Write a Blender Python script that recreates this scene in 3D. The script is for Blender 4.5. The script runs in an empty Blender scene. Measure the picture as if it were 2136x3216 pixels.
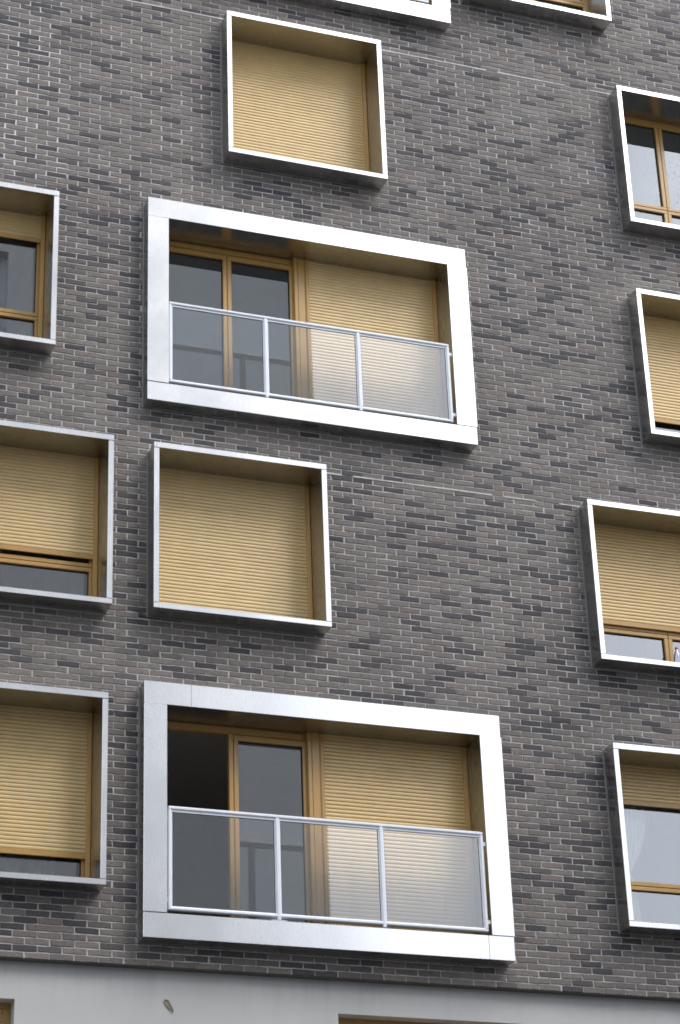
import bpy, math, random
from mathutils import Matrix, Vector, noise as mnoise

random.seed(7)
sc = bpy.context.scene
C = bpy.context.collection

# ------------------------------------------------------------------ camera
CAM = Vector((-6.1038, -19.7218, 1.6000))
RX = Vector((0.94291936, -0.33135367, -0.03328402))
RY = Vector((0.12065918, 0.43307984, -0.89324309))
RZ = Vector((0.31039401, 0.83824018, 0.44834023))
FPX = 7269.7 / 3216.0                       # focal length in picture heights
cd = bpy.data.cameras.new('camera')
cam = bpy.data.objects.new('camera', cd)
C.objects.link(cam)
m = Matrix((RX, -RY, -RZ)).transposed().to_4x4()
m.translation = CAM
cam.matrix_world = m
cd.sensor_fit = 'VERTICAL'
cd.sensor_height = 36.0
cd.lens = 36.0 * FPX
cd.clip_end = 2000
sc.camera = cam

# ------------------------------------------------------------------ sky, sun, exposure
SUN_EL, SUN_AZ = math.radians(48), math.radians(138)      # azimuth clockwise from +Y
w = bpy.data.worlds.new('World')
sc.world = w
w.use_nodes = True
nt = w.node_tree
nt.nodes.clear()
N = lambda t: nt.nodes.new(t)
wo = N('ShaderNodeOutputWorld')
bg = N('ShaderNodeBackground')
sky = N('ShaderNodeTexSky')
sky.sky_type = 'NISHITA'
sky.sun_disc = False
sky.sun_elevation = SUN_EL
sky.sun_rotation = SUN_AZ
sky.dust_density = 3.0
sky.air_density = 1.0
hs = N('ShaderNodeHueSaturation')
hs.inputs['Saturation'].default_value = 0.55
tcw = N('ShaderNodeTexCoord')
cl = N('ShaderNodeTexNoise')
cl.inputs['Scale'].default_value = 3.2
cl.inputs['Detail'].default_value = 5
cl.inputs['Roughness'].default_value = 0.55
mr = N('ShaderNodeMapRange')
mr.inputs['From Min'].default_value = 0.36
mr.inputs['From Max'].default_value = 0.66
mr.inputs['To Min'].default_value = 0.45
mr.inputs['To Max'].default_value = 0.95
mx = N('ShaderNodeMix')
mx.data_type = 'RGBA'
mx.inputs['B'].default_value = (5.2, 5.7, 6.6, 1)        # cloud deck
L = nt.links.new
L(sky.outputs['Color'], hs.inputs['Color'])
L(tcw.outputs['Generated'], cl.inputs['Vector'])
L(cl.outputs['Fac'], mr.inputs['Value'])
L(mr.outputs['Result'], mx.inputs['Factor'])
L(hs.outputs['Color'], mx.inputs['A'])
L(mx.outputs['Result'], bg.inputs['Color'])
bg.inputs['Strength'].default_value = 0.15
L(bg.outputs['Background'], wo.inputs['Surface'])

sd = bpy.data.lights.new('sun', 'SUN')
sd.energy = 0.6
sd.angle = math.radians(25)
sd.color = (1.0, 0.96, 0.90)
so = bpy.data.objects.new('sun', sd)
C.objects.link(so)
sdir = Vector((math.sin(SUN_AZ) * math.cos(SUN_EL), math.cos(SUN_AZ) * math.cos(SUN_EL), math.sin(SUN_EL)))
so.rotation_euler = sdir.to_track_quat('Z', 'Y').to_euler()
so.location = (20, -30, 40)

sc.view_settings.view_transform = 'Standard'
sc.view_settings.look = 'None'
sc.view_settings.gamma = 1.0
sc.view_settings.use_curve_mapping = False
sc.view_settings.exposure = 1.3
sc.cycles.filter_width = 1.7
sc.cycles.max_bounces = 10
sc.cycles.transparent_max_bounces = 12

# ------------------------------------------------------------------ helpers
class MB:
    def __init__(self):
        self.v, self.f, self.tone, self.smooth = [], [], [], []

    def quad(self, a, b, c, d):
        n = len(self.v)
        self.v += [a, b, c, d]
        self.f.append((n, n + 1, n + 2, n + 3))
        return self

    def box(self, x0, x1, y0, y1, z0, z1, c=0.0):
        n = len(self.v)
        if c <= 0:
            self.v += [(x, y, z) for z in (z0, z1) for y in (y0, y1) for x in (x0, x1)]
            for q in ((0, 2, 3, 1), (4, 5, 7, 6), (0, 1, 5, 4), (2, 6, 7, 3), (0, 4, 6, 2), (1, 3, 7, 5)):
                self.f.append(tuple(n + i for i in q))
            return self
        c = min(c, (x1 - x0) * .45, (y1 - y0) * .45, (z1 - z0) * .45)
        idx = {}
        for sx in (0, 1):
            for sy in (0, 1):
                for sz in (0, 1):
                    X, Y, Z = (x0, x1)[sx], (y0, y1)[sy], (z0, z1)[sz]
                    dx, dy, dz = (c, -c)[sx], (c, -c)[sy], (c, -c)[sz]
                    for k, p in enumerate(((X, Y + dy, Z + dz), (X + dx, Y, Z + dz), (X + dx, Y + dy, Z))):
                        idx[(sx, sy, sz, k)] = len(self.v)
                        self.v.append(p)
        I = lambda *a: idx[a]
        for s in (0, 1):
            q = [I(s, 0, 0, 0), I(s, 0, 1, 0), I(s, 1, 1, 0), I(s, 1, 0, 0)]
            self.f.append(tuple(q if s == 0 else q[::-1]))
            q = [I(0, s, 0, 1), I(1, s, 0, 1), I(1, s, 1, 1), I(0, s, 1, 1)]
            self.f.append(tuple(q if s == 0 else q[::-1]))
            q = [I(0, 0, s, 2), I(0, 1, s, 2), I(1, 1, s, 2), I(1, 0, s, 2)]
            self.f.append(tuple(q if s == 0 else q[::-1]))
        for a in (0, 1):
            for b in (0, 1):
                fl = (a + b) % 2
                for q in ([I(a, b, 0, 0), I(a, b, 0, 1), I(a, b, 1, 1), I(a, b, 1, 0)],
                          [I(a, 0, b, 2), I(a, 0, b, 0), I(a, 1, b, 0), I(a, 1, b, 2)],
                          [I(0, a, b, 1), I(0, a, b, 2), I(1, a, b, 2), I(1, a, b, 1)]):
                    self.f.append(tuple(q if fl == 0 else q[::-1]))
        for sx in (0, 1):
            for sy in (0, 1):
                for sz in (0, 1):
                    q = [I(sx, sy, sz, 0), I(sx, sy, sz, 2), I(sx, sy, sz, 1)]
                    self.f.append(tuple(q if (sx + sy + sz) % 2 == 0 else q[::-1]))
        return self

    def ring(self, x0, x1, y0, y1, z0, z1, wl, wr, wb, wt, c=0.002):
        """rectangular frame: head and sill run through, stiles butt between them"""
        self.box(x0, x1, y0, y1, z0, z0 + wb, c)
        self.box(x0, x1, y0, y1, z1 - wt, z1, c)
        self.box(x0, x0 + wl, y0, y1, z0 + wb, z1 - wt, c)
        self.box(x1 - wr, x1, y0, y1, z0 + wb, z1 - wt, c)
        return self

    def lathe(self, cx, cy, prof, n=20):
        b = len(self.v)
        for r, z in prof:
            for i in range(n):
                a = 2 * math.pi * i / n
                self.v.append((cx + r * math.cos(a), cy + r * math.sin(a), z))
        for j in range(len(prof) - 1):
            for i in range(n):
                i2 = (i + 1) % n
                self.f.append((b + j * n + i, b + j * n + i2, b + (j + 1) * n + i2, b + (j + 1) * n + i))
        return self

    def mesh(self, name, mat, smooth=False, fixn=False):
        me = bpy.data.meshes.new(name)
        me.from_pydata(self.v, [], self.f)
        if fixn:
            import bmesh
            bm = bmesh.new()
            bm.from_mesh(me)
            bmesh.ops.recalc_face_normals(bm, faces=bm.faces)
            bm.to_mesh(me)
            bm.free()
        if self.tone:
            at = me.attributes.new('tone', 'FLOAT', 'POINT')
            at.data.foreach_set('value', self.tone)
        if mat:
            me.materials.append(mat)
        if smooth:
            me.polygons.foreach_set('use_smooth', [True] * len(me.polygons))
        me.update()
        return me

    def panel(self, name, parent):
        """sheet metal panel: brushed front face, glossy returns of the same metal with shade put in the colour"""
        o = self.build(name, M['alu'], parent)
        o.data.materials.append(M['alu_shaded'])
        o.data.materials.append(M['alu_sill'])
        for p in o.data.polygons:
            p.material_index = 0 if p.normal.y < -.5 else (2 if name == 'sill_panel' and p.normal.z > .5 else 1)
        return o

    def build(self, name, mat, parent=None, label=None, smooth=False, fixn=True, kind=None):
        return link(name, self.mesh(name, mat, smooth, fixn), parent, label, kind)


def link(name, me, parent=None, label=None, kind=None, loc=None):
    o = bpy.data.objects.new(name, me)
    C.objects.link(o)
    if parent:
        o.parent = parent
    if label:
        o['label'] = label
    if kind:
        o['kind'] = kind
    if loc:
        o.location = loc
    return o


def tag(o, label, cat, group=None):
    o['label'] = label
    o['category'] = cat
    if group:
        o['group'] = group
    return o


def empty(name, loc, label, cat):
    o = bpy.data.objects.new(name, None)
    C.objects.link(o)
    o.location = loc
    o.empty_display_size = 0.3
    return tag(o, label, cat)


def project(p):
    """picture coordinates (0..1 across the width and the height) and depth"""
    d = Vector(p) - CAM
    z = d.dot(RZ)
    return 0.5 + FPX * d.dot(RX) / z * 1.5059, 0.5 + FPX * d.dot(RY) / z, z

# ------------------------------------------------------------------ materials
class MT:
    """small node-tree builder"""
    def __init__(self, name):
        self.m = bpy.data.materials.new(name)
        self.m.use_nodes = True
        self.t = self.m.node_tree
        self.b = self.t.nodes['Principled BSDF']
        self.out = self.t.nodes['Material Output']
        self.pos = self.t.nodes.new('ShaderNodeNewGeometry').outputs['Position']

    def n(self, t, **k):
        o = self.t.nodes.new(t)
        for a, b in k.items():
            setattr(o, a, b)
        return o

    def l(self, a, b):
        self.t.links.new(a, b)

    def set(self, **k):
        for a, b in k.items():
            s = self.b.inputs[a.replace('_', ' ')]
            s.default_value = b
        return self

    def map(self, scale=(1, 1, 1), loc=(0, 0, 0)):
        o = self.n('ShaderNodeMapping')
        o.inputs['Scale'].default_value = scale
        o.inputs['Location'].default_value = loc
        self.l(self.pos, o.inputs['Vector'])
        return o.outputs['Vector']

    def noise(self, scale, detail=3, rough=.5, vec=None):
        o = self.n('ShaderNodeTexNoise')
        o.inputs['Scale'].default_value = scale
        o.inputs['Detail'].default_value = detail
        o.inputs['Roughness'].default_value = rough
        self.l(vec if vec is not None else self.pos, o.inputs['Vector'])
        return o.outputs['Fac']

    def rng(self, v, a, b, c, d):
        o = self.n('ShaderNodeMapRange')
        for k, x in zip(('From Min', 'From Max', 'To Min', 'To Max'), (a, b, c, d)):
            o.inputs[k].default_value = x
        self.l(v, o.inputs['Value'])
        return o.outputs['Result']

    def math(self, op, a, b=None):
        o = self.n('ShaderNodeMath', operation=op)
        for i, x in enumerate((a, b)):
            if x is None:
                continue
            if isinstance(x, (int, float)):
                o.inputs[i].default_value = x
            else:
                self.l(x, o.inputs[i])
        return o.outputs[0]

    def ramp(self, v, stops, interp='LINEAR'):
        o = self.n('ShaderNodeValToRGB')
        o.color_ramp.interpolation = interp
        e = o.color_ramp.elements
        e[0].position, e[0].color = stops[0][0], (*stops[0][1], 1)
        e[1].position, e[1].color = stops[-1][0], (*stops[-1][1], 1)
        for p, c in stops[1:-1]:
            x = e.new(p)
            x.color = (*c, 1)
        self.l(v, o.inputs['Fac'])
        return o.outputs['Color']

    def mix(self, f, a, b, mode='MIX'):
        o = self.n('ShaderNodeMix', data_type='RGBA', blend_type=mode)
        for s, x in (('Factor', f), ('A', a), ('B', b)):
            if isinstance(x, tuple):
                o.inputs[s].default_value = (*x, 1)
            elif isinstance(x, (int, float)):
                o.inputs[s].default_value = x
            else:
                self.l(x, o.inputs[s])
        return o.outputs['Result']

    def bump(self, h, strength=.2, dist=.01):
        o = self.n('ShaderNodeBump')
        o.inputs['Strength'].default_value = strength
        o.inputs['Distance'].default_value = dist
        self.l(h, o.inputs['Height'])
        self.l(o.outputs['Normal'], self.b.inputs['Normal'])

    def col(self, c):
        self.l(c, self.b.inputs['Base Color'])

    def rough(self, r):
        self.l(r, self.b.inputs['Roughness'])


def m_brick():
    t = MT('brick_clay')
    a1 = t.n('ShaderNodeAttribute', attribute_name='tone', attribute_type='GEOMETRY').outputs['Fac']
    a2 = t.n('ShaderNodeAttribute', attribute_name='tone', attribute_type='OBJECT').outputs['Fac']
    tone = t.math('ADD', a1, a2)
    base = t.ramp(tone, [(0.0, (.046, .043, .046)), (.16, (.062, .058, .060)), (.26, (.088, .081, .078)), (.36, (.112, .104, .098)),
                         (.60, (.137, .123, .112)), (.80, (.155, .139, .127)), (.90, (.130, .110, .100)), (1.0, (.165, .153, .143))])
    n1 = t.noise(26, 5, .68, t.map((1, 1, 2.6)))
    n2 = t.noise(160, 3, .6)
    c = t.mix(1.0, base, t.ramp(n1, [(.30, (.80, .80, .80)), (.52, (1.29, 1.29, 1.285)), (.70, (1.80, 1.78, 1.76))]), 'MULTIPLY')
    c = t.mix(1.0, c, t.ramp(t.noise(.45, 3, .55), [(.34, (.86, .85, .86)), (.66, (1.15, 1.14, 1.13))]), 'MULTIPLY')
    c = t.mix(1.0, c, t.ramp(n2, [(.3, (.82, .82, .82)), (.72, (1.16, 1.16, 1.16))]), 'MULTIPLY')
    # mortar smears and lime bloom here and there
    s1 = t.noise(1.1, 2, .5)
    s2 = t.noise(22, 4, .65, t.map((.55, 1, 1.5)))
    s = t.math('MULTIPLY', t.rng(s1, .52, .70, 0, 1), t.rng(s2, .56, .72, 0, .55))
    c = t.mix(s, c, (.36, .34, .33))
    t.col(c)
    t.rough(t.rng(n1, .3, .7, .72, .92))
    t.bump(t.math('ADD', n1, t.math('MULTIPLY', n2, .5)), .5, .004)
    t.b.inputs['Specular IOR Level'].default_value = .35
    return t.m


def m_mortar():
    t = MT('mortar')
    n = t.noise(40, 4, .6)
    n2 = t.noise(.9, 2, .5)
    c = t.ramp(n, [(.3, (.41, .397, .386)), (.7, (.57, .553, .542))])
    sep = t.n('ShaderNodeSeparateXYZ')
    t.l(t.pos, sep.inputs[0])
    left = t.math('MULTIPLY', t.math('LESS_THAN', sep.outputs['X'], -1.71), t.math('GREATER_THAN', sep.outputs['Z'], 15.6))
    c = t.mix(t.math('MULTIPLY', left, .75), c, (.72, .71, .70))
    c = t.mix(t.rng(n2, .55, .75, 0, .3), c, (.50, .49, .485))
    t.col(c)
    t.set(Roughness=.95)
    t.bump(n, .6, .003)
    return t.m


def m_metal(name, col, r0, r1, metallic=1.0, bump=.05, dirt=.14):
    t = MT(name)
    t.set(Metallic=metallic)
    big = t.noise(1.6, 3, .55)
    streak = t.noise(1, 3, .6, t.map((60, 60, 2.2)))
    fine = t.noise(1, 2, .5, t.map((300, 300, 9)))
    c = t.mix(t.rng(streak, .45, .8, 0, dirt), col, tuple(x * .78 for x in col))
    c = t.mix(t.rng(fine, .3, .7, 0, .10), c, tuple(x * .7 for x in col))
    t.col(c)
    t.rough(t.math('ADD', t.rng(big, .3, .7, r0, r1), t.rng(fine, .3, .7, -.03, .03)))
    t.bump(t.math('ADD', t.math('MULTIPLY', t.noise(2.3, 1, .4), 6.0), t.math('MULTIPLY', fine, .03)), bump, .004)
    return t.m


def m_paint(name, col, rough=.4, var=.12, streak=.0, spec=.5, metallic=0.0):
    t = MT(name)
    t.set(Metallic=metallic)
    n = t.noise(6, 4, .6)
    c = t.mix(1.0, col, t.ramp(n, [(.3, (1 - var,) * 3), (.7, (1 + var * .6,) * 3)]), 'MULTIPLY')
    if streak:
        s = t.noise(1, 4, .6, t.map((14, 14, .5)))
        c = t.mix(t.rng(s, .52, .75, 0, streak), c, tuple(x * .55 for x in col))
    t.col(c)
    t.set(Roughness=rough)
    t.b.inputs['Specular IOR Level'].default_value = spec
    t.bump(t.noise(120, 2, .5), .06, .002)
    return t.m


def m_shutter():
    t = MT('shutter_slat_paint')
    n = t.noise(5, 4, .6)
    d = t.noise(1, 4, .65, t.map((3.0, 3.0, 9)))
    fade = t.n('ShaderNodeAttribute', attribute_name='fade', attribute_type='OBJECT').outputs['Fac']
    base = t.mix(fade, (.62, .415, .148), (.65, .465, .205))
    c = t.mix(1.0, base, t.ramp(n, [(.3, (.92, .92, .91)), (.7, (1.05, 1.05, 1.06))]), 'MULTIPLY')
    c = t.mix(t.rng(d, .56, .78, 0, .38), c, (.42, .35, .25))
    t.col(c)
    t.rough(t.rng(d, .3, .7, .32, .40))
    t.b.inputs['Specular IOR Level'].default_value = .8
    return t.m


def m_glass(name, gain, tint, dirt, dcol=(.5, .52, .53)):
    t = MT(name)
    t.t.nodes.remove(t.b)
    fr = t.n('ShaderNodeFresnel')
    fr.inputs['IOR'].default_value = 1.5
    fac = t.math('MINIMUM', t.math('MULTIPLY', fr.outputs[0], gain), .95)
    tr = t.n('ShaderNodeBsdfTransparent')
    tr.inputs['Color'].default_value = (*tint, 1)
    gl = t.n('ShaderNodeBsdfGlossy')
    gl.inputs['Roughness'].default_value = 0.0
    gl.inputs['Color'].default_value = (.92, .96, 1, 1)
    bmp = t.n('ShaderNodeBump')
    bmp.inputs['Strength'].default_value = .05
    bmp.inputs['Distance'].default_value = .003
    t.l(t.noise(1.6, 1, .4), bmp.inputs['Height'])
    t.l(bmp.outputs['Normal'], gl.inputs['Normal'])
    ms = t.n('ShaderNodeMixShader')
    t.l(fac, ms.inputs[0])
    t.l(tr.outputs[0], ms.inputs[1])
    t.l(gl.outputs[0], ms.inputs[2])
    df = t.n('ShaderNodeBsdfDiffuse')
    df.inputs['Color'].default_value = (*dcol, 1)
    st = t.noise(1, 4, .65, t.map((26, 26, 3.2)))
    sp = t.noise(60, 3, .6)
    df_f = t.math('ADD', dirt * .35, t.math('ADD', t.rng(st, .58, .78, 0, dirt * 2.0), t.rng(sp, .66, .74, 0, dirt * 2.2)))
    ms2 = t.n('ShaderNodeMixShader')
    t.l(df_f, ms2.inputs[0])
    t.l(ms.outputs[0], ms2.inputs[1])
    t.l(df.outputs[0], ms2.inputs[2])
    t.l(ms2.outputs[0], t.out.inputs['Surface'])
    return t.m


def m_cloth(name, col, trans):
    t = MT(name)
    t.t.nodes.remove(t.b)
    d = t.n('ShaderNodeBsdfDiffuse')
    d.inputs['Color'].default_value = (*col, 1)
    tl = t.n('ShaderNodeBsdfTranslucent')
    tl.inputs['Color'].default_value = (*col, 1)
    tr = t.n('ShaderNodeBsdfTransparent')
    a = t.n('ShaderNodeMixShader')
    a.inputs[0].default_value = .2
    t.l(d.outputs[0], a.inputs[1])
    t.l(tl.outputs[0], a.inputs[2])
    b = t.n('ShaderNodeMixShader')
    t.l(t.rng(t.noise(90, 2, .5), .3, .7, trans - .12, trans + .12), b.inputs[0])
    t.l(a.outputs[0], b.inputs[1])
    t.l(tr.outputs[0], b.inputs[2])
    t.l(b.outputs[0], t.out.inputs['Surface'])
    return t.m


def m_render():
    t = MT('render_coat')
    n = t.noise(1.3, 4, .55)
    s = t.noise(1, 4, .6, t.map((5, 5, .35)))
    g = t.noise(220, 2, .5)
    c = t.ramp(n, [(.3, (.465, .463, .452)), (.7, (.525, .522, .510))])
    sep = t.n('ShaderNodeSeparateXYZ')
    t.l(t.pos, sep.inputs[0])
    high = t.rng(sep.outputs['Z'], 6.85, 7.25, 0, 1)     # run-off stains below the brick edge
    c = t.mix(t.math('MULTIPLY', t.rng(s, .50, .72, 0, .30), high), c, (.25, .25, .25))
    t.col(c)
    t.set(Roughness=.9)
    t.bump(g, .15, .002)
    return t.m


M = dict(
    brick=m_brick(), mortar=m_mortar(), render=m_render(),
    alu=m_metal('brushed_aluminium', (.62, .622, .63), .22, .29, dirt=.07),
    alu_shaded=m_metal('brushed_aluminium_shaded', (.52, .51, .48), .24, .31, bump=.012, dirt=.18),  # same metal, colour darkened to stand for shade on soffits and reveals
    alu_sill=m_metal('dulled_sill', (.22, .215, .205), .50, .65, dirt=.5),  # sill darkened to cut light bounced up onto the window heads
    gold=m_paint('ochre_lacquer', (.47, .272, .075), .32, .08, .10, .6),
    slat=m_shutter(),
    rail=m_paint('pale_grey_lacquer', (.76, .79, .83), .35, .05),
    gasket=m_paint('black_rubber', (.012, .012, .013), .6, .1),
    glass=m_glass('window_glass', 4.3, (.82, .86, .84), .030),
    rglass=m_glass('railing_glass', 3.2, (.88, .90, .90), .045),
    steel=m_paint('dark_steel', (.10, .097, .082), .6, .15),
    sealant=m_paint('grey_sealant', (.27, .26, .25), .8, .15),
    room=m_paint('room_plaster', (.62, .60, .56), .9, .05),
    net=m_cloth('net_cloth', (.96, .97, .98), .06),
    cloth=m_cloth('grey_cloth', (.42, .43, .45), .12),
    facade=m_paint('beige_render', (.78, .75, .70), .9, .05),
    grey_facade=m_paint('grey_brown_render', (.24, .22, .20), .9, .1),
    white=m_paint('white_paint', (.75, .75, .75), .5, .05),
    asphalt=m_paint('asphalt', (.055, .055, .057), .9, .2),
    paving=m_paint('paving', (.13, .128, .125), .9, .15),
    bark=m_paint('bark', (.09, .07, .05), .9, .3),
    leaf=m_cloth('leaves', (.15, .19, .12), .55),
    cap=m_paint('red_plastic', (.45, .02, .03), .35, .03),
    pet=m_glass('clear_plastic', 2.4, (.84, .90, .92), .03, (.6, .7, .74)),
    dry=m_paint('dry_leaf', (.38, .33, .22), .8, .5),
)

# ------------------------------------------------------------------ the setting
MB().box(-200, 200, -200, 200, -.5, 0).build('ground', M['asphalt'], kind='structure')
MB().box(-40, 40, -4.2, .10, .004, .14, .02).build('pavement', M['paving'], kind='structure')
MB().box(-60, 60, -24.99, -17.2, .004, .14, .02).build('pavement', M['paving'], kind='structure')

bld = empty('apartment_building', (0, 0, 0),
            'dark brick apartment block with pale metal framed windows above a smooth grey base', 'building')

# openings: x0, x1, z0, z1 of the outer edge of each surround
SQ = {   # name: rect, shutter bottom (None = up), mullion x, note
    'top':      ((0.000, 1.8195, 1.960 + 14.243, 18.098), 'closed', 0.88,
                 'thin framed square window with its ochre shutter fully down, topmost in the middle column'),
    'mid':      ((-.814, .988, 10.752, 12.551), 'closed', .09,
                 'thin framed square window with its ochre shutter fully down, between the two glass railed openings'),
    'left_up':  ((-3.648, -1.828, 13.491, 15.326), 14.937, -2.88,
                 'thin framed window at the left edge with its shutter nearly all rolled up'),
    'left_mid': ((-3.040, -1.220, 10.737, 12.561), 11.380, -2.27,
                 'thin framed window at the left edge with shutter down to a low strip of dark glass above an ochre transom'),
    'left_low': ((-3.066, -1.246, 7.974, 9.830), 8.337, -2.28,
                 'thin framed window at the lower left edge, shutter down to a strip of glass with a grey curtain'),
    'right_hi': ((4.766, 6.252, 16.221, 18.122), None, 5.509,
                 'thin framed window at the upper right edge with no shutter down and glass mirroring pale sky'),
    'right_2':  ((4.737, 6.557, 13.470, 15.319), 13.881, 5.77,
                 'thin framed window at the right edge, shutter down to a narrow black gap'),
    'right_3':  ((3.891, 5.951, 10.734, 12.559), 11.332, 4.921,
                 'thin framed window at the right edge with a bottle on its sill below the lowered shutter'),
    'right_4':  ((3.931, 5.991, 7.941, 9.829), 9.343, 4.98,
                 'thin framed window at the lower right edge with a tied net curtain under a short shutter'),
    'top_right': ((2.955, 4.794, 19.069, 20.930), None, 3.985,
                  'thin framed window cut by the top edge of the photo, only its sill showing'),
}
BAL = {
    'upper': ((-.871, 2.705, 13.055, 15.485), (.232, .208), True,
              'wide window with broad metal border and both left panes shut, upper of two whole ones'),
    'lower': ((-.888, 2.730, 7.538, 10.015), (.227, .233), True,
              'wide window with broad metal border and its far left pane open to a dark room, just above the grey base'),
    'topmost': ((-.850, 2.726, 18.594, 21.024), (.232, .208), False,
                'wide window with broad metal border cut by the top edge of the photo'),
}
RECTS = [v[0] for v in SQ.values()] + [v[0] for v in BAL.values()]
DEP = [.228] * len(SQ) + [.173] * len(BAL)

WX0, WX1, WZ0, WZ1 = -6.4, 10.2, 7.327, 22.6
COURSE, PITCH, JOINT = 0.0641, 0.2256, 0.0112


def grid_sheet(mb, x0, x1, z0, z1, holes, y, inset=0.0):
    xs = sorted({x0, x1, *[h[0] + inset for h in holes], *[h[1] - inset for h in holes]})
    zs = sorted({z0, z1, *[h[2] + inset for h in holes], *[h[3] - inset for h in holes]})
    xs = [x for x in xs if x0 <= x <= x1]
    zs = [z for z in zs if z0 <= z <= z1]
    for a, b in zip(xs, xs[1:]):
        for c, d in zip(zs, zs[1:]):
            mx_, mz_ = (a + b) / 2, (c + d) / 2
            if any(h[0] + inset < mx_ < h[1] - inset and h[2] + inset < mz_ < h[3] - inset for h in holes):
                continue
            mb.quad((a, y, c), (b, y, c), (b, y, d), (a, y, d))


mb = MB()
grid_sheet(mb, WX0, WX1, WZ0 + .004, WZ1, RECTS, .0062, .012)
wall = mb.build('brick_wall', M['mortar'], bld, fixn=False)

# ---- bricks
def brick_shape(L, H, jit, rnd, seed=0.0):
    """outline of a hand-moulded brick: 8 rim points, ragged a little; returns verts, faces"""
    xs = [0, L * rnd.uniform(.28, .38), L * rnd.uniform(.62, .72), L]
    j = lambda a: rnd.uniform(-a, a)
    e = jit
    dz = rnd.uniform(-.0018, .0018)
    rim = [(xs[0] + j(e), dz + j(e)), (xs[1], j(e)), (xs[2], j(e)), (xs[3] + j(e), j(e)),
           (xs[3] + j(e), H + j(e)), (xs[2], H + j(e)), (xs[1], H + j(e)), (xs[0] + j(e), H + j(e))]
    cx, cz = L / 2, H / 2
    y0 = rnd.uniform(-.0015, .0015)
    tilt = rnd.uniform(-.0012, .0012)
    b = .0035
    v = []
    for x, z in rim:
        v.append((x, .014, z))
    for x, z in rim:
        v.append((x, y0 + b * .8, z))
    for x, z in rim:
        sx = b if x < cx * .5 else (-b if x > cx * 1.5 else 0)
        sz = b if z < cz else -b
        v.append((x + sx, y0 + tilt * (x / L - .5) * 2, z + sz))
    f = []
    for r in (0, 8):
        for i in range(8):
            k = (i + 1) % 8
            f.append((r + i, r + k, r + 8 + k, r + 8 + i))
    f.append((16, 17, 22, 23))
    f.append((17, 18, 21, 22))
    f.append((18, 19, 20, 21))
    return v, f


rnd = random.Random(3)
full = []        # (area, x, z, tone)
parts = []       # (x, z, len, height, tone)
ncourse = int((WZ1 - WZ0) / COURSE)


def brick_tone(x, z):
    r = rnd.random()
    k = mnoise.noise(Vector((x * .9, z * 1.3, 2.0)))
    pd = .25 + .22 * k
    if r < pd:
        return rnd.uniform(.0, .25)
    if r < pd + .10:
        return rnd.uniform(.25, .38)
    if r < .94:
        return rnd.uniform(.42, .80)
    if r < .985:
        return rnd.uniform(.84, .93)
    return rnd.uniform(.94, 1.0)


def hidden(x, z):
    p = Vector((x, 0, z))
    for (a, b, c, d), dep in zip(RECTS, DEP):
        for k in (1.0, .6, .25):
            t = dep * k / (-CAM.y)
            q = p + (CAM - p) * t
            if a < q.x < b and c < q.z < d:
                return True
    return False


for c in range(ncourse):
    z0 = WZ0 + c * COURSE
    z1 = z0 + COURSE - JOINT
    off = .001 + (PITCH / 2 if c % 2 else 0) + mnoise.noise(Vector((c * .37, 5.1, 0))) * .008 + .112
    # blocked x intervals with the vertical share each leaves free
    segs_rows = [(z0, z1, [])]
    cuts = sorted({z0, z1, *[r[2] - .008 for r in RECTS if z0 < r[2] - .008 < z1], *[r[3] + .008 for r in RECTS if z0 < r[3] + .008 < z1]})
    k0 = int((WX0 - off) / PITCH) - 1
    k1 = int((WX1 - off) / PITCH) + 1
    for k in range(k0, k1):
        bx0 = off + k * PITCH + rnd.uniform(-.004, .004)
        bx1 = off + (k + 1) * PITCH - JOINT + rnd.uniform(-.004, .004)
        bx0, bx1 = max(bx0, WX0), min(bx1, WX1)
        if bx1 - bx0 < .03:
            continue
        tone = brick_tone(bx0, z0)
        hit = [r for r in RECTS if r[0] - .012 < bx1 and r[1] + .012 > bx0 and r[2] - .008 < z1 and r[3] + .008 > z0]
        if not hit:
            full.append([0, bx0, z0, bx1 - bx0, z1 - z0, tone])
            continue
        for za, zb in zip(cuts, cuts[1:]):
            if zb - za < .006:
                continue
            ivs = [(bx0, bx1)]
            for r in hit:
                if r[2] - .008 < (za + zb) / 2 < r[3] + .008:
                    nv = []
                    for a, b in ivs:
                        if r[0] - .012 > a:
                            nv.append((a, min(b, r[0] - .012)))
                        if r[1] + .012 < b:
                            nv.append((max(a, r[1] + .012), b))
                    ivs = nv
            for a, b in ivs:
                if b - a > .012:
                    parts.append((a, za, b - a, zb - za, tone))

for f in full:
    if not (.19 < f[3] < .24):
        continue
    xc, zc = f[1] + f[3] / 2, f[2] + f[4] / 2
    u0, v0, _ = project((f[1], 0, f[2]))
    u1, v1, _ = project((f[1] + f[3], 0, f[2]))
    u2, v2, _ = project((f[1], 0, f[2] + f[4]))
    u3, v3, _ = project((f[1] + f[3], 0, f[2] + f[4]))
    if min(u0, u1, u2, u3) < 0 or max(u0, u1, u2, u3) > 1 or min(v0, v1, v2, v3) < 0 or max(v0, v1, v2, v3) > 1:
        continue
    if hidden(xc, zc) or hidden(f[1] + .02, zc) or hidden(f[1] + f[3] - .02, zc):
        continue
    f[0] = abs((u1 - u0) * (v2 - v0) - (u2 - u0) * (v1 - v0))
full.sort(key=lambda f: -f[0])
variants = []
for i in range(8):
    vr = random.Random(100 + i)
    b = MB()
    b.v, b.f = brick_shape(PITCH - JOINT, COURSE - JOINT, .0032, vr)
    variants.append(b.mesh('brick', M['brick'], fixn=True))
for f in full[:300]:
    o = link('brick', rnd.choice(variants), wall, loc=(f[1], 0, f[2]))
    o['tone'] = f[5]
big = MB()
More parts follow.
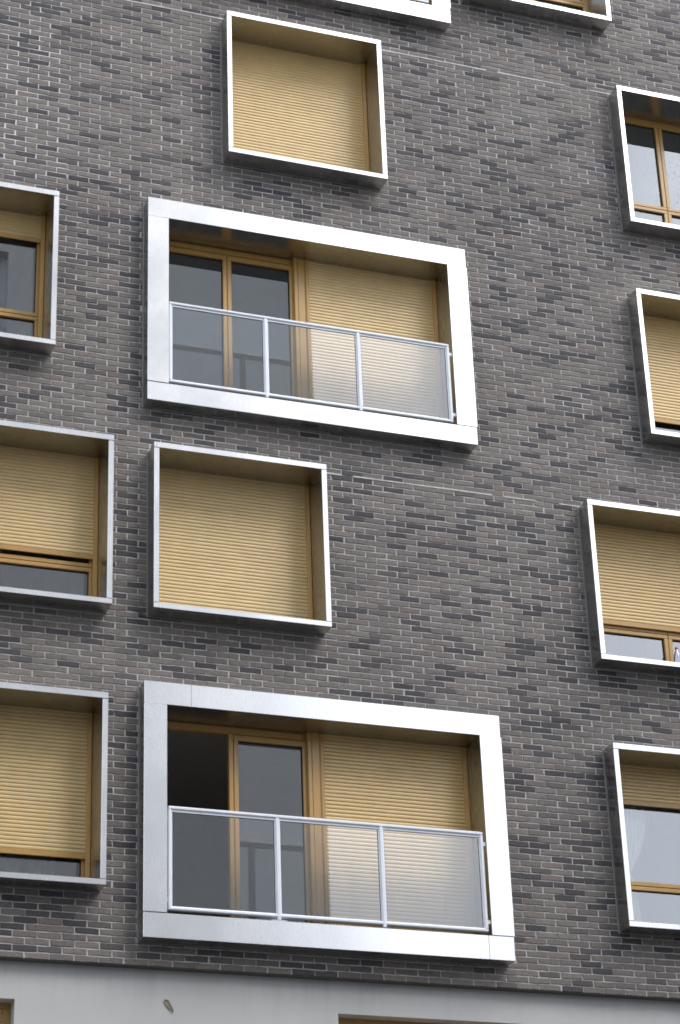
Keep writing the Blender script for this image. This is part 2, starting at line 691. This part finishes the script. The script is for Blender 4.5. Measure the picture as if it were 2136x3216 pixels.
for x, z, l, h, tone in [tuple(f[1:]) for f in full[300:]] + parts:
    v, fc = brick_shape(l, h, .0032 if h > .03 else .0008, rnd)
    n = len(big.v)
    big.v += [(x + a, b, z + c) for a, b, c in v]
    big.f += [tuple(n + i for i in q) for q in fc]
    big.tone += [tone] * len(v)
big.build('brick_courses', M['brick'], wall, fixn=False, kind='stuff')

# bright lime lines in two bed joints
for zj, xa, xb, name in ((12.603, .95, 4.6, 'lime_line'), (18.150, -2.7, 6.0, 'lime_line')):
    zj = WZ0 + round((zj + .005 - WZ0) / COURSE) * COURSE - .005
    x = xa
    if 'lime' not in M:
        M['lime'] = m_paint('lime_bloom', (.60, .59, .58), .95, .2)
    while x < xb:
        ln = rnd.uniform(.10, .32)
        if rnd.random() < .86:
            h0, h1 = rnd.uniform(.006, .009), rnd.uniform(.006, .0085)
            MB().box(x, x + ln - .004, -.0035 + rnd.uniform(-.001, .001), .009, zj - h0, zj + h1, .001).build(name, M['lime'], wall)
        x += ln

# ---- base, shelf angle, side and back walls
holes = [(-3.6, -1.975, 4.6, 6.985), (1.035, 3.4, 4.6, 7.018)]
b = MB()
grid_sheet(b, WX0, WX1, 0, 7.322, holes, .10)
for h in holes:
    x0, x1, z0, z1 = h
    b.quad((x0, .10, z0), (x0, .10, z1), (x0, .36, z1), (x0, .36, z0))
    b.quad((x1, .10, z0), (x1, .36, z0), (x1, .36, z1), (x1, .10, z1))
    b.quad((x0, .10, z1), (x1, .10, z1), (x1, .36, z1), (x0, .36, z1))
    b.quad((x0, .10, z0), (x0, .36, z0), (x1, .36, z0), (x1, .10, z0))
b.build('rendered_base', M['render'], bld, label='smooth pale grey rendered wall below the brickwork', fixn=False)
MB().box(WX0, WX1, .0095, .36, 7.3232, 7.3312, .001).build('shelf_angle', M['steel'], bld, label='dark metal strip under the lowest brick course')
b = MB()
b.box(WX0, WX0 + .2, .36, 11, 0, WZ1)
b.box(WX1 - .2, WX1, .36, 11, 0, WZ1)
b.box(WX0 + .2, WX1 - .2, 10.8, 11, 0, WZ1)
b.build('outer_wall', M['render'], bld)
MB().box(WX0, WX1, .0095, 11, WZ1 + .002, WZ1 + .25, .01).build('roof', M['steel'], bld)

# ------------------------------------------------------------------ windows
SLAT = .039
slat_mesh = {}
indiv = [0]
spare = MB()


def slat_profile(p):
    return [(p * .012, .0062), (p * .06, .0023), (p * .26, .0006), (p * .50, -.0001), (p * .74, .0005), (p * .94, .0022), (p * .988, .0062)]


def slat_mb(mb, x0, x1, y, z, p):
    pr = slat_profile(p)
    n = len(mb.v)
    for pz, py in pr:
        mb.v += [(x0, y + py, z + pz), (x1, y + py, z + pz)]
    for i in range(len(pr) - 1):
        a = n + 2 * i
        mb.f.append((a, a + 1, a + 3, a + 2))


def shutter(x0, x1, ztop, zbot, y, label, single=True, gl=.045, gr=.045, gbot=None, gname=True):
    """roller shutter: the part's own mesh is its bottom bar; slats and guide rails are its sub-parts"""
    bar = .052
    fd = .15 + .7 * abs(math.sin(x0 * 7.3 + ztop * 3.1))
    b = MB()
    b.box(x0 + gl - .012, x1 - gr + .012, y - .002, y + .014, zbot, zbot + bar, .004)
    s = b.build('roller_shutter', M['gold'], bld, label)
    gb = gbot if gbot is not None else zbot
    if gname:
        for a, c in ((x0, x0 + gl), (x1 - gr, x1)):
            g = MB()
            g.box(a, c, y - .028, y + .006, gb, ztop, .004)
            g.build('guide_rail', M['gold'], s)
    z = zbot + bar
    sx0, sx1 = x0 + gl - .012, x1 - gr + .012
    key = round(sx1 - sx0, 4)
    if single and key not in slat_mesh:
        q = MB()
        slat_mb(q, 0, sx1 - sx0, 0, 0, SLAT)
        slat_mesh[key] = q.mesh('slat', M['slat'], smooth=True, fixn=False)
    while z < ztop:
        if single:
            so_ = link('slat', slat_mesh[key], s, loc=(sx0, y + rnd.uniform(-.0007, .0007), z))
            so_['fade'] = min(1.0, max(0.0, fd + rnd.uniform(-.07, .07)))
            indiv[0] += 1
        else:
            slat_mb(spare, sx0, sx1, y + rnd.uniform(-.0006, .0006), z, SLAT)
        z += SLAT
    k = MB()                                        # dark backing strip seen in the gaps between slats
    k.quad((sx0, y + .0125, zbot + bar), (sx1, y + .0125, zbot + bar), (sx1, y + .0125, ztop), (sx0, y + .0125, ztop))
    k.build('slat_lining', M['gasket'], s, fixn=False)
    return s


def room(x0, x1, z0, z1, d=3.6):
    b = MB()
    y = .285
    b.quad((x0, y + d, z0), (x1, y + d, z0), (x1, y + d, z1), (x0, y + d, z1))
    b.quad((x0, y, z0), (x0, y + d, z0), (x0, y + d, z1), (x0, y, z1))
    b.quad((x1, y, z0), (x1, y, z1), (x1, y + d, z1), (x1, y + d, z0))
    b.quad((x0, y, z0), (x1, y, z0), (x1, y + d, z0), (x0, y + d, z0))
    b.quad((x0, y, z1), (x0, y + d, z1), (x1, y + d, z1), (x1, y, z1))
    b.build('room', M['room'], bld, fixn=False)


def sealant(x0, x1, z0, z1):
    b = MB()
    b.ring(x0 - .013, x1 + .013, -.004, .012, z0 - .010, z1 + .010, .012, .012, .009, .009, .001)
    return b


def light(parent, x0, x1, z0, z1, st, sb, y=.215, pane=True, kind='sash'):
    """one glazed light: ring of stiles, black gasket, pane"""
    b = MB()
    b.ring(x0, x1, y, y + .06, z0, z1, st, st, sb, sb, .003)
    b.build(kind, M['gold'], parent)
    g = MB()
    g.ring(x0 + st, x1 - st, y + .026, y + .034, z0 + sb, z1 - sb, .009, .009, .009, .009, .0)
    g.build('gasket', M['gasket'], parent)
    if pane:
        q = MB()
        q.box(x0 + st + .002, x1 - st - .002, y + .034, y + .040, z0 + sb + .002, z1 - sb - .002)
        # a single sheet: the shader stands for the whole double pane
        q.f = [q.f[2]]
        q.build('pane', M['glass'], parent, fixn=False)


def square_window(rect, sh, mx_, label, single):
    x0, x1, z0, z1 = rect
    lt, lb, ls = .062, .054, .054
    yf, yb = -.228, .30
    s = sealant(*rect).build('window_surround', M['sealant'], bld, 'projecting aluminium box of the ' + label)
    c = .0025
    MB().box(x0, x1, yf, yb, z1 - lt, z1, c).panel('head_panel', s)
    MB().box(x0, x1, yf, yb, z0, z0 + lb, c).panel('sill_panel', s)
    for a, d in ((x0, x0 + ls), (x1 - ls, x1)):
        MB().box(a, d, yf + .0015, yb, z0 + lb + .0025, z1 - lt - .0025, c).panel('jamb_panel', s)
    ix0, ix1, iz0, iz1 = x0 + ls, x1 - ls, z0 + lb, z1 - lt
    # window
    yw = .215
    t0, t1 = z0 + .522, z0 + .610
    b = MB()
    b.ring(ix0, ix1, yw + .012, yw + .07, iz0, iz1, .030, .030, .030, .055, .002)
    b.box(ix0 + .03, ix1 - .03, yw + .02, yw + .066, t0 + .035, t1 - .035, .0)
    b.box(mx_ - .012, mx_ + .012, yw + .021, yw + .064, iz0 + .03, t0 + .035, .0)
    b.box(mx_ - .012, mx_ + .012, yw + .021, yw + .064, t1 - .035, iz1 - .055, .0)
    wn = b.build('window', M['gold'], bld, label)
    tm = (t0 + t1) / 2
    for a, d in ((ix0 + .026, mx_ - .003), (mx_ + .003, ix1 - .026)):
        light(wn, a, d, tm + .003, iz1 - .05, .044, .041, yw)
        light(wn, a, d, iz0 + .026, tm - .003, .044, .041, yw, kind='fixed_light')
    zb = iz0 if sh == 'closed' else sh
    if sh is not None:
        shutter(ix0 + .002, ix1 - .002, iz1 - .001, zb + (.001 if sh == 'closed' else 0), .185,
                'ochre roller shutter of the ' + label, single, .042, .042, iz0 + .001)
    room(x0 + .02, x1 - .02, z0 + .02, z1 - .02)


def balcony_window(rect, tb, shut, label, opened, rail_z, posts, single):
    x0, x1, z0, z1 = rect
    lt, lb = tb
    ls = .222
    yf, yb = -.173, .30
    c = .003
    s = sealant(*rect).build('window_surround', M['sealant'], bld, 'broad aluminium border of the ' + label)
    xs = x0 + .46 if opened else None
    if xs:
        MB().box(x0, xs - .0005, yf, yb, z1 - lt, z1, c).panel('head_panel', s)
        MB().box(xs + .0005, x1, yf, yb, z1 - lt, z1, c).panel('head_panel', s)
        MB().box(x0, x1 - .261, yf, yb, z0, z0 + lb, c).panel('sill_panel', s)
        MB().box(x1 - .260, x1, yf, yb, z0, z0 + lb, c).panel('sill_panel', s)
    else:
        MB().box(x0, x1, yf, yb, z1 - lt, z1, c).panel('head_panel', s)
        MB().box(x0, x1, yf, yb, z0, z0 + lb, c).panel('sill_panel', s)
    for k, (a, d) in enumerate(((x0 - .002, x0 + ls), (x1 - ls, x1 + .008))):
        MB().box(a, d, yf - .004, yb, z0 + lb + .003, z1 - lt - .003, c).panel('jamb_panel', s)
    ix0, ix1, iz0, iz1 = x0 + ls, x1 - ls, z0 + lb, z1 - lt
    yw = .215
    px0, px1 = .838, .994                              # post between window and shutter
    mx_ = .100
    b = MB()
    b.ring(ix0, px0, yw + .014, yw + .07, iz0, iz1, .03, .03, .04, .075, .003)
    b.box(ix0 + .03, px0 - .03, yw + .003, yw + .014, iz1 - .070, iz1 - .012, .003)
    b.box(mx_ - .012, mx_ + .012, yw + .021, yw + .064, iz0 + .04, iz1 - .075, 0)
    wn = b.build('window', M['gold'], bld, label)
    for k, (a, d) in enumerate(((ix0 + .026, mx_ - .003), (mx_ + .003, px0 + .006))):
        if opened and k == 0:
            continue
        light(wn, a, d, iz0 + .03, iz1 - .082, .044, .055, yw)
    # the far left light: its fixed stile stays at the mullion; the leaf itself stands open into the room
    if opened:
        MB().box(mx_ - .047, mx_ - .003, yw, yw + .06, iz0 + .04, iz1 - .080, .003).build('stile', M['gold'], wn)
        wl = mx_ - ix0 - .06
        q = MB()
        q.ring(-wl / 2, wl / 2, 0, .055, iz0 + .03, iz1 - .082, .044, .044, .055, .055, .003)
        so_ = q.build('sash', M['gold'], wn, 'sash standing open inwards')
        so_.location = (ix0 + .036, yw + .09 + wl / 2, 0)
        so_.rotation_euler.z = math.radians(-88)
    b = MB()
    b.box(px0, px0 + .040, .168, yw + .066, iz0, iz1, .004)
    b.box(px0 + .043, px1 - .036, .172, yw + .066, iz0, iz1, .003)
    b.box(px1 - .034, px1 - .002, .160, .230, iz0, iz1, .012)
    b.build('window_post', M['gold'], wn)
    # shutter over the right half
    b2 = shutter(px1 - .03, ix1 - .001, iz1 - .001, iz0 + .001, .195, 'ochre roller shutter fully down in the ' + label,
                 single, .040, .044, iz0 + .001)
    room(x0 + .04, x1 - .04, z0 + .04, z1 - .04)
    if rail_z is None:
        return
    # railing
    rz0, rz1 = rail_z
    rx0, rx1 = posts[0], posts[3]
    y0 = -.170
    r = MB()
    t = .034
    r.box(rx0, rx1, y0, y0 + .045, rz1 - t, rz1, .009)
    r.box(rx0, rx1, y0, y0 + .045, rz0, rz0 + t, .009)
    r.box(rx0, rx0 + t, y0 + .0005, y0 + .0445, rz0 + t - .008, rz1 - t + .008, .009)
    r.box(rx1 - t, rx1, y0 + .0005, y0 + .0445, rz0 + t - .008, rz1 - t + .008, .009)
    g = r.build('glass_railing', M['rail'], bld, 'pale grey framed glass railing across the ' + label)
    for px in posts[1:3]:
        MB().box(px - .019, px + .019, y0 - .001, y0 + .046, iz0 + .003, rz1 - t + .004, .008).build('post', M['rail'], g)
        if opened and px == posts[1]:
            MB().box(px - .075, px + .075, y0 + .002, y0 + .06, iz0 + .001, iz0 + .008, .001).build('foot_plate', M['rail'], g)
    edges = [rx0 + t] + [v for px in posts[1:3] for v in (px - .019, px + .019)] + [rx1 - t]
    for a, d in zip(edges[::2], edges[1::2]):
        k = MB()
        k.ring(a, d, y0 + .014, y0 + .036, rz0 + t, rz1 - t, .010, .010, .006, .022, .003)
        k.build('glazing_bead', M['rail'], g)
        k = MB()
        k.ring(a + .010, d - .010, y0 + .020, y0 + .026, rz0 + t + .006, rz1 - t - .022, .004, .005, .002, .003, 0)
        k.build('gasket', M['gasket'], g)
        q = MB()
        q.quad((a + .011, y0 + .023, rz0 + t + .004), (d - .011, y0 + .023, rz0 + t + .004), (d - .011, y0 + .023, rz1 - t - .021), (a + .011, y0 + .023, rz1 - t - .021))
        q.build('glass_pane', M['rglass'], g, fixn=False)
    for zz in (rz0 + .10, rz1 - .12):
        MB().box(ix0, rx0 + .004, y0 + .012, y0 + .030, zz - .02, zz + .02, .003).build('bracket', M['rail'], g)
        MB().box(rx1 - .004, ix1, y0 + .012, y0 + .030, zz - .02, zz + .02, .003).build('bracket', M['rail'], g)


for name, (rect, sh, mx_, lab) in SQ.items():
    square_window(rect, sh, mx_, lab, name in ('top', 'mid', 'left_up', 'left_mid', 'left_low', 'right_4'))
balcony_window(*BAL['upper'], False, (13.288, 14.243), (-.650, .393, 1.414, 2.448), True)
balcony_window(*BAL['lower'], True, (7.804, 8.793), (-.657, .400, 1.432, 2.478), True)
balcony_window(*BAL['topmost'], False, (18.827, 19.782), (-.629, .414, 1.435, 2.469), False)

# base windows, mostly below the picture
for (x0, x1, z0, z1), lab in zip(holes, ('ochre shuttered window in the grey base, its top corner at the lower left of the photo',
                                          'ochre shuttered window in the grey base under the lower wide window')):
    b = MB()
    b.ring(x0, x1, .255, .33, z0, z1, .07, .07, .06, .05, .004)
    b.build('window', M['gold'], bld, lab)
    shutter(x0 + .055, x1 - .055, z1 - .051, z0 + .061, .275, 'ochre roller shutter of the ' + lab, False, .012, .012, z0 + .061, False)

spare.build('shutter_slats', M['slat'], bld, smooth=True, fixn=False, kind='stuff')
print('individual slats', indiv[0])

# ------------------------------------------------------------------ loose things
# plastic bottle on the sill of the third window on the right
bx, by, bz = 4.945, .105, 10.734 + .0545
bt = empty('plastic_bottle', (bx, by, bz), 'clear plastic bottle with red cap standing on a window sill at the right edge', 'bottle')
pr = [(.001, .002), (.030, .001), (.040, .008), (.042, .03), (.0415, .10), (.039, .115), (.0415, .13), (.042, .18), (.040, .21),
      (.032, .245), (.021, .275), (.0145, .292), (.0135, .305)]
MB().lathe(0, 0, pr, 24).build('body', M['pet'], bt, smooth=True)
MB().lathe(0, 0, [(.001, .3245), (.0145, .324), (.0158, .321), (.0158, .302), (.0145, .300)], 20).build('cap', M['cap'], bt, smooth=True)


def curtain(name, mat, y, top_z, rows, waves, amp, label, cat):
    """rows: (z, x left, x right); folds run down the cloth"""
    b = MB()
    n = 60
    for z, xa, xb in rows:
        for i in range(n + 1):
            u = i / n
            b.v.append((xa + (xb - xa) * u, y + amp * math.sin(u * waves * 6.283 + .6 * math.sin(u * 9)) * min(1, .35 + (xb - xa)), z))
    for j in range(len(rows) - 1):
        for i in range(n):
            a = j * (n + 1) + i
            b.f.append((a, a + 1, a + n + 2, a + n + 1))
    o = b.build(name, mat, None, smooth=True, fixn=False)
    return tag(o, label, cat)


rows = []
for i in range(25):
    t = i / 24
    z = 9.74 - t * (9.74 - 8.70)
    right = 4.56 - .24 * (max(0, (t - .25) / .75)) ** 2.2
    left = 4.02 + .20 * t ** 1.6
    rows.append((z, left, right))
rows.append((8.675, 4.235, 4.325))
for i in range(1, 12):
    t = i / 11
    rows.append((8.675 - t * .64, 4.225 - .06 * t ** .6, 4.335 + .07 * t ** .6))
curtain('net_curtain', M['net'], .40, 9.74, rows, 9, .020, 'sheer white net curtain tied to the side behind glass at the lower right', 'curtain')
curtain('window_curtain', M['cloth'], .42, 9.6, [(9.70, -2.98, -1.56), (8.9, -2.98, -1.565), (8.05, -2.98, -1.57)], 13, .022,
        'grey curtain hanging behind the strip of glass under the lower left shutter', 'curtain')

# small scrap stuck on the rendered base
lv = MB()
ctl = [(-.617, 7.052, .004), (-.600, 7.030, .024), (-.585, 7.006, .030), (-.568, 6.985, .024), (-.552, 6.966, .012), (-.542, 6.950, .007), (-.540, 6.936, .006)]
for x, z, hw in ctl:
    for s, yy in ((-1, .094), (-.3, .082 + .004 * random.random()), (.35, .090), (1, .078)):
        jx = random.uniform(-.004, .004)
        lv.v.append((x + s * hw * .6 + jx, yy, z + s * hw * .55 + random.uniform(-.003, .003)))
for j in range(len(ctl) - 1):
    for i in range(3):
        a = j * 4 + i
        lv.f.append((a, a + 1, a + 5, a + 4))
tag(lv.build('dried_leaf', M['dry'], None, smooth=True), 'small dry brown leaf stuck to the smooth grey wall', 'leaf')

# ------------------------------------------------------------------ across the street, some seen as reflections, some added unseen to cut light
opp = empty('opposite_building', (-20, -25.5, 0), 'tall plain beige building across the street mirrored in the left panes', 'building')
def rel(mb):
    mb.v = [(x + 20, y + 25.5, z) for x, y, z in mb.v]
    return mb
wins = [(cx - .7, cx + .7, zt - 3.0, zt) for cx in (1.95, -3.2, -8.4) for zt in [31.5 - 3.4 * k for k in range(9)]]
b = MB()
yy = -25.0
grid_sheet(b, -45, 9.8, 14, 38, wins, yy)
for (x0, x1, z0, z1) in wins:
    d = yy - .35
    b.quad((x0, yy, z0), (x0, yy, z1), (x0, d, z1), (x0, d, z0))
    b.quad((x1, yy, z0), (x1, d, z0), (x1, d, z1), (x1, yy, z1))
    b.quad((x0, yy, z1), (x1, yy, z1), (x1, d, z1), (x0, d, z1))
    b.quad((x0, yy, z0), (x0, d, z0), (x1, d, z0), (x1, yy, z0))
b.quad((9.8, yy, 0), (9.8, yy - 13, 0), (9.8, yy - 13, 38), (9.8, yy, 38))
b.quad((-45, yy, 0), (-45, yy, 38), (-45, yy - 13, 38), (-45, yy - 13, 0))
b.quad((-45, yy - 13, 0), (-45, yy - 13, 38), (9.8, yy - 13, 38), (9.8, yy - 13, 0))
b.quad((-45, yy, 38), (9.8, yy, 38), (9.8, yy - 13, 38), (-45, yy - 13, 38))
rel(b).build('wall', M['facade'], opp, fixn=False)
b = MB()
grid_sheet(b, -45, 9.8, 0, 14, wins, yy)  # storeys out of sight, made dark to cut light on the window heads
rel(b).build('darkened_base_wall', M['grey_facade'], opp, 'unseen lower storeys, darkened to dim the light on the facade', fixn=False)
for (x0, x1, z0, z1) in wins:
    q = MB()
    q.ring(x0, x1, yy - .34, yy - .26, z0, z1, .09, .09, .09, .09, 0)
    q.box((x0 + x1) / 2 - .05, (x0 + x1) / 2 + .05, yy - .34, yy - .26, z0 + .09, z1 - .09, 0)
    q.box(x0, x1, yy - .06, yy - .02, z0 + .95, z0 + .99, 0)
    f = rel(q).build('window', M['white'], opp, fixn=False)
    p = MB()
    p.quad((x0 + .05, yy - .30, z0 + .05), (x0 + .05, yy - .30, z1 - .05), (x1 - .05, yy - .30, z1 - .05), (x1 - .05, yy - .30, z0 + .05))
    rel(p).build('pane', M['white'], f, fixn=False)

# unseen buildings added along the street to block low sky and darken the facade
for (x0, x1, hgt, lab) in ((10.3, 21.0, 12.5, 'low unseen building added across the street to block low sky'),
                           (24.0, 62.0, 27.0, 'long tall unseen building added further right to block low sky')):
    ob = empty('added_street_building', ((x0 + x1) / 2, -25.5, 0), lab, 'building')
    wn2 = [(x, x + 1.2, z, z + 1.8) for x in [x0 + 1.2 + 2.6 * i for i in range(int((x1 - x0 - 2.2) / 2.6))] for z in [3.2 + 3.0 * k for k in range(int((hgt - 4.5) / 3.0))]]
    q = MB()
    xm = (x0 + x1) / 2
    grid_sheet(q, x0, x1, 0, hgt, wn2, -25.0)
    q.quad((x0, -25, 0), (x0, -25, hgt), (x0, -33, hgt), (x0, -33, 0))
    q.quad((x1, -25, 0), (x1, -33, 0), (x1, -33, hgt), (x1, -25, hgt))
    q.quad((x0, -25, hgt), (x1, -25, hgt), (x1, -33, hgt), (x0, -33, hgt))
    q.quad((x0, -33, 0), (x0, -33, hgt), (x1, -33, hgt), (x1, -33, 0))
    q.v = [(x - xm, y + 25.5, z) for x, y, z in q.v]
    q.build('wall', M['grey_facade'], ob, fixn=False)
    for (a, c, d, e) in wn2:
        q = MB()
        q.ring(a - xm, c - xm, .30, .40, d, e, .07, .07, .07, .07, 0)
        f = q.build('window', M['white'], ob, fixn=False)
        q = MB()
        q.quad((a - xm, .32, d), (a - xm, .32, e), (c - xm, .32, e), (c - xm, .32, d))
        q.build('pane', M['gasket'], f, fixn=False)

# street tree mirrored in the upper right window
tr = empty('street_tree', (14.0, -8.5, 0), 'tall leafy street tree mirrored in the upper right window pane', 'tree')
b = MB()
b.lathe(0, 0, [(.30, 0), (.24, 2), (.20, 8), (.15, 14), (.10, 21), (.02, 27)], 10)
rt = random.Random(5)
tips = []
for k in range(34):
    h = rt.uniform(13, 25)
    a = rt.uniform(0, 6.283)
    ln = rt.uniform(1.6, 3.6) * (1.2 - abs(h - 22) / 16)
    p0 = Vector((0, 0, h))
    p1 = p0 + Vector((math.cos(a) * ln, math.sin(a) * ln, ln * .7))
    n = len(b.v)
    for p, r in ((p0, .06), (p1, .012)):
        for i in range(5):
            q = 6.283 * i / 5
            b.v.append((p.x + r * math.cos(q), p.y + r * math.sin(q), p.z))
    for i in range(5):
        b.f.append((n + i, n + (i + 1) % 5, n + 5 + (i + 1) % 5, n + 5 + i))
    for s in (.45, .7, .9, 1.05):
        tips.append(p0.lerp(p1, s))
for k in range(9):                                  # the limbs that reach towards the facade
    p0 = Vector((-.1, 0, 15.0 + k * .9))
    p1 = Vector((-2.1 - .3 * rt.random(), .3 * rt.uniform(-1, 1), 17.4 + k * .95))
    n = len(b.v)
    for p, r in ((p0, .06), (p1, .012)):
        for i in range(5):
            q = 6.283 * i / 5
            b.v.append((p.x + r * math.cos(q), p.y + r * math.sin(q), p.z))
    for i in range(5):
        b.f.append((n + i, n + (i + 1) % 5, n + 5 + (i + 1) % 5, n + 5 + i))
    tips += [p0.lerp(p1, s) for s in (.4, .6, .8, .95, 1.05)]
b.build('trunk', M['bark'], tr)
lf = MB()
for tp in tips:
    for _ in range(300):
        p = tp + Vector((rt.gauss(0, .45), rt.gauss(0, .45), rt.gauss(0, .40)))
        d1 = Vector((rt.uniform(-1, 1), rt.uniform(-1, 1), rt.uniform(-1, 1))).normalized() * .018
        d2 = Vector((rt.uniform(-1, 1), rt.uniform(-1, 1), rt.uniform(-1, 1))).normalized() * .013
        lf.quad(tuple(p - d1), tuple(p + d2), tuple(p + d1), tuple(p - d2))
lf.build('crown', M['leaf'], tr, fixn=False, kind='stuff')
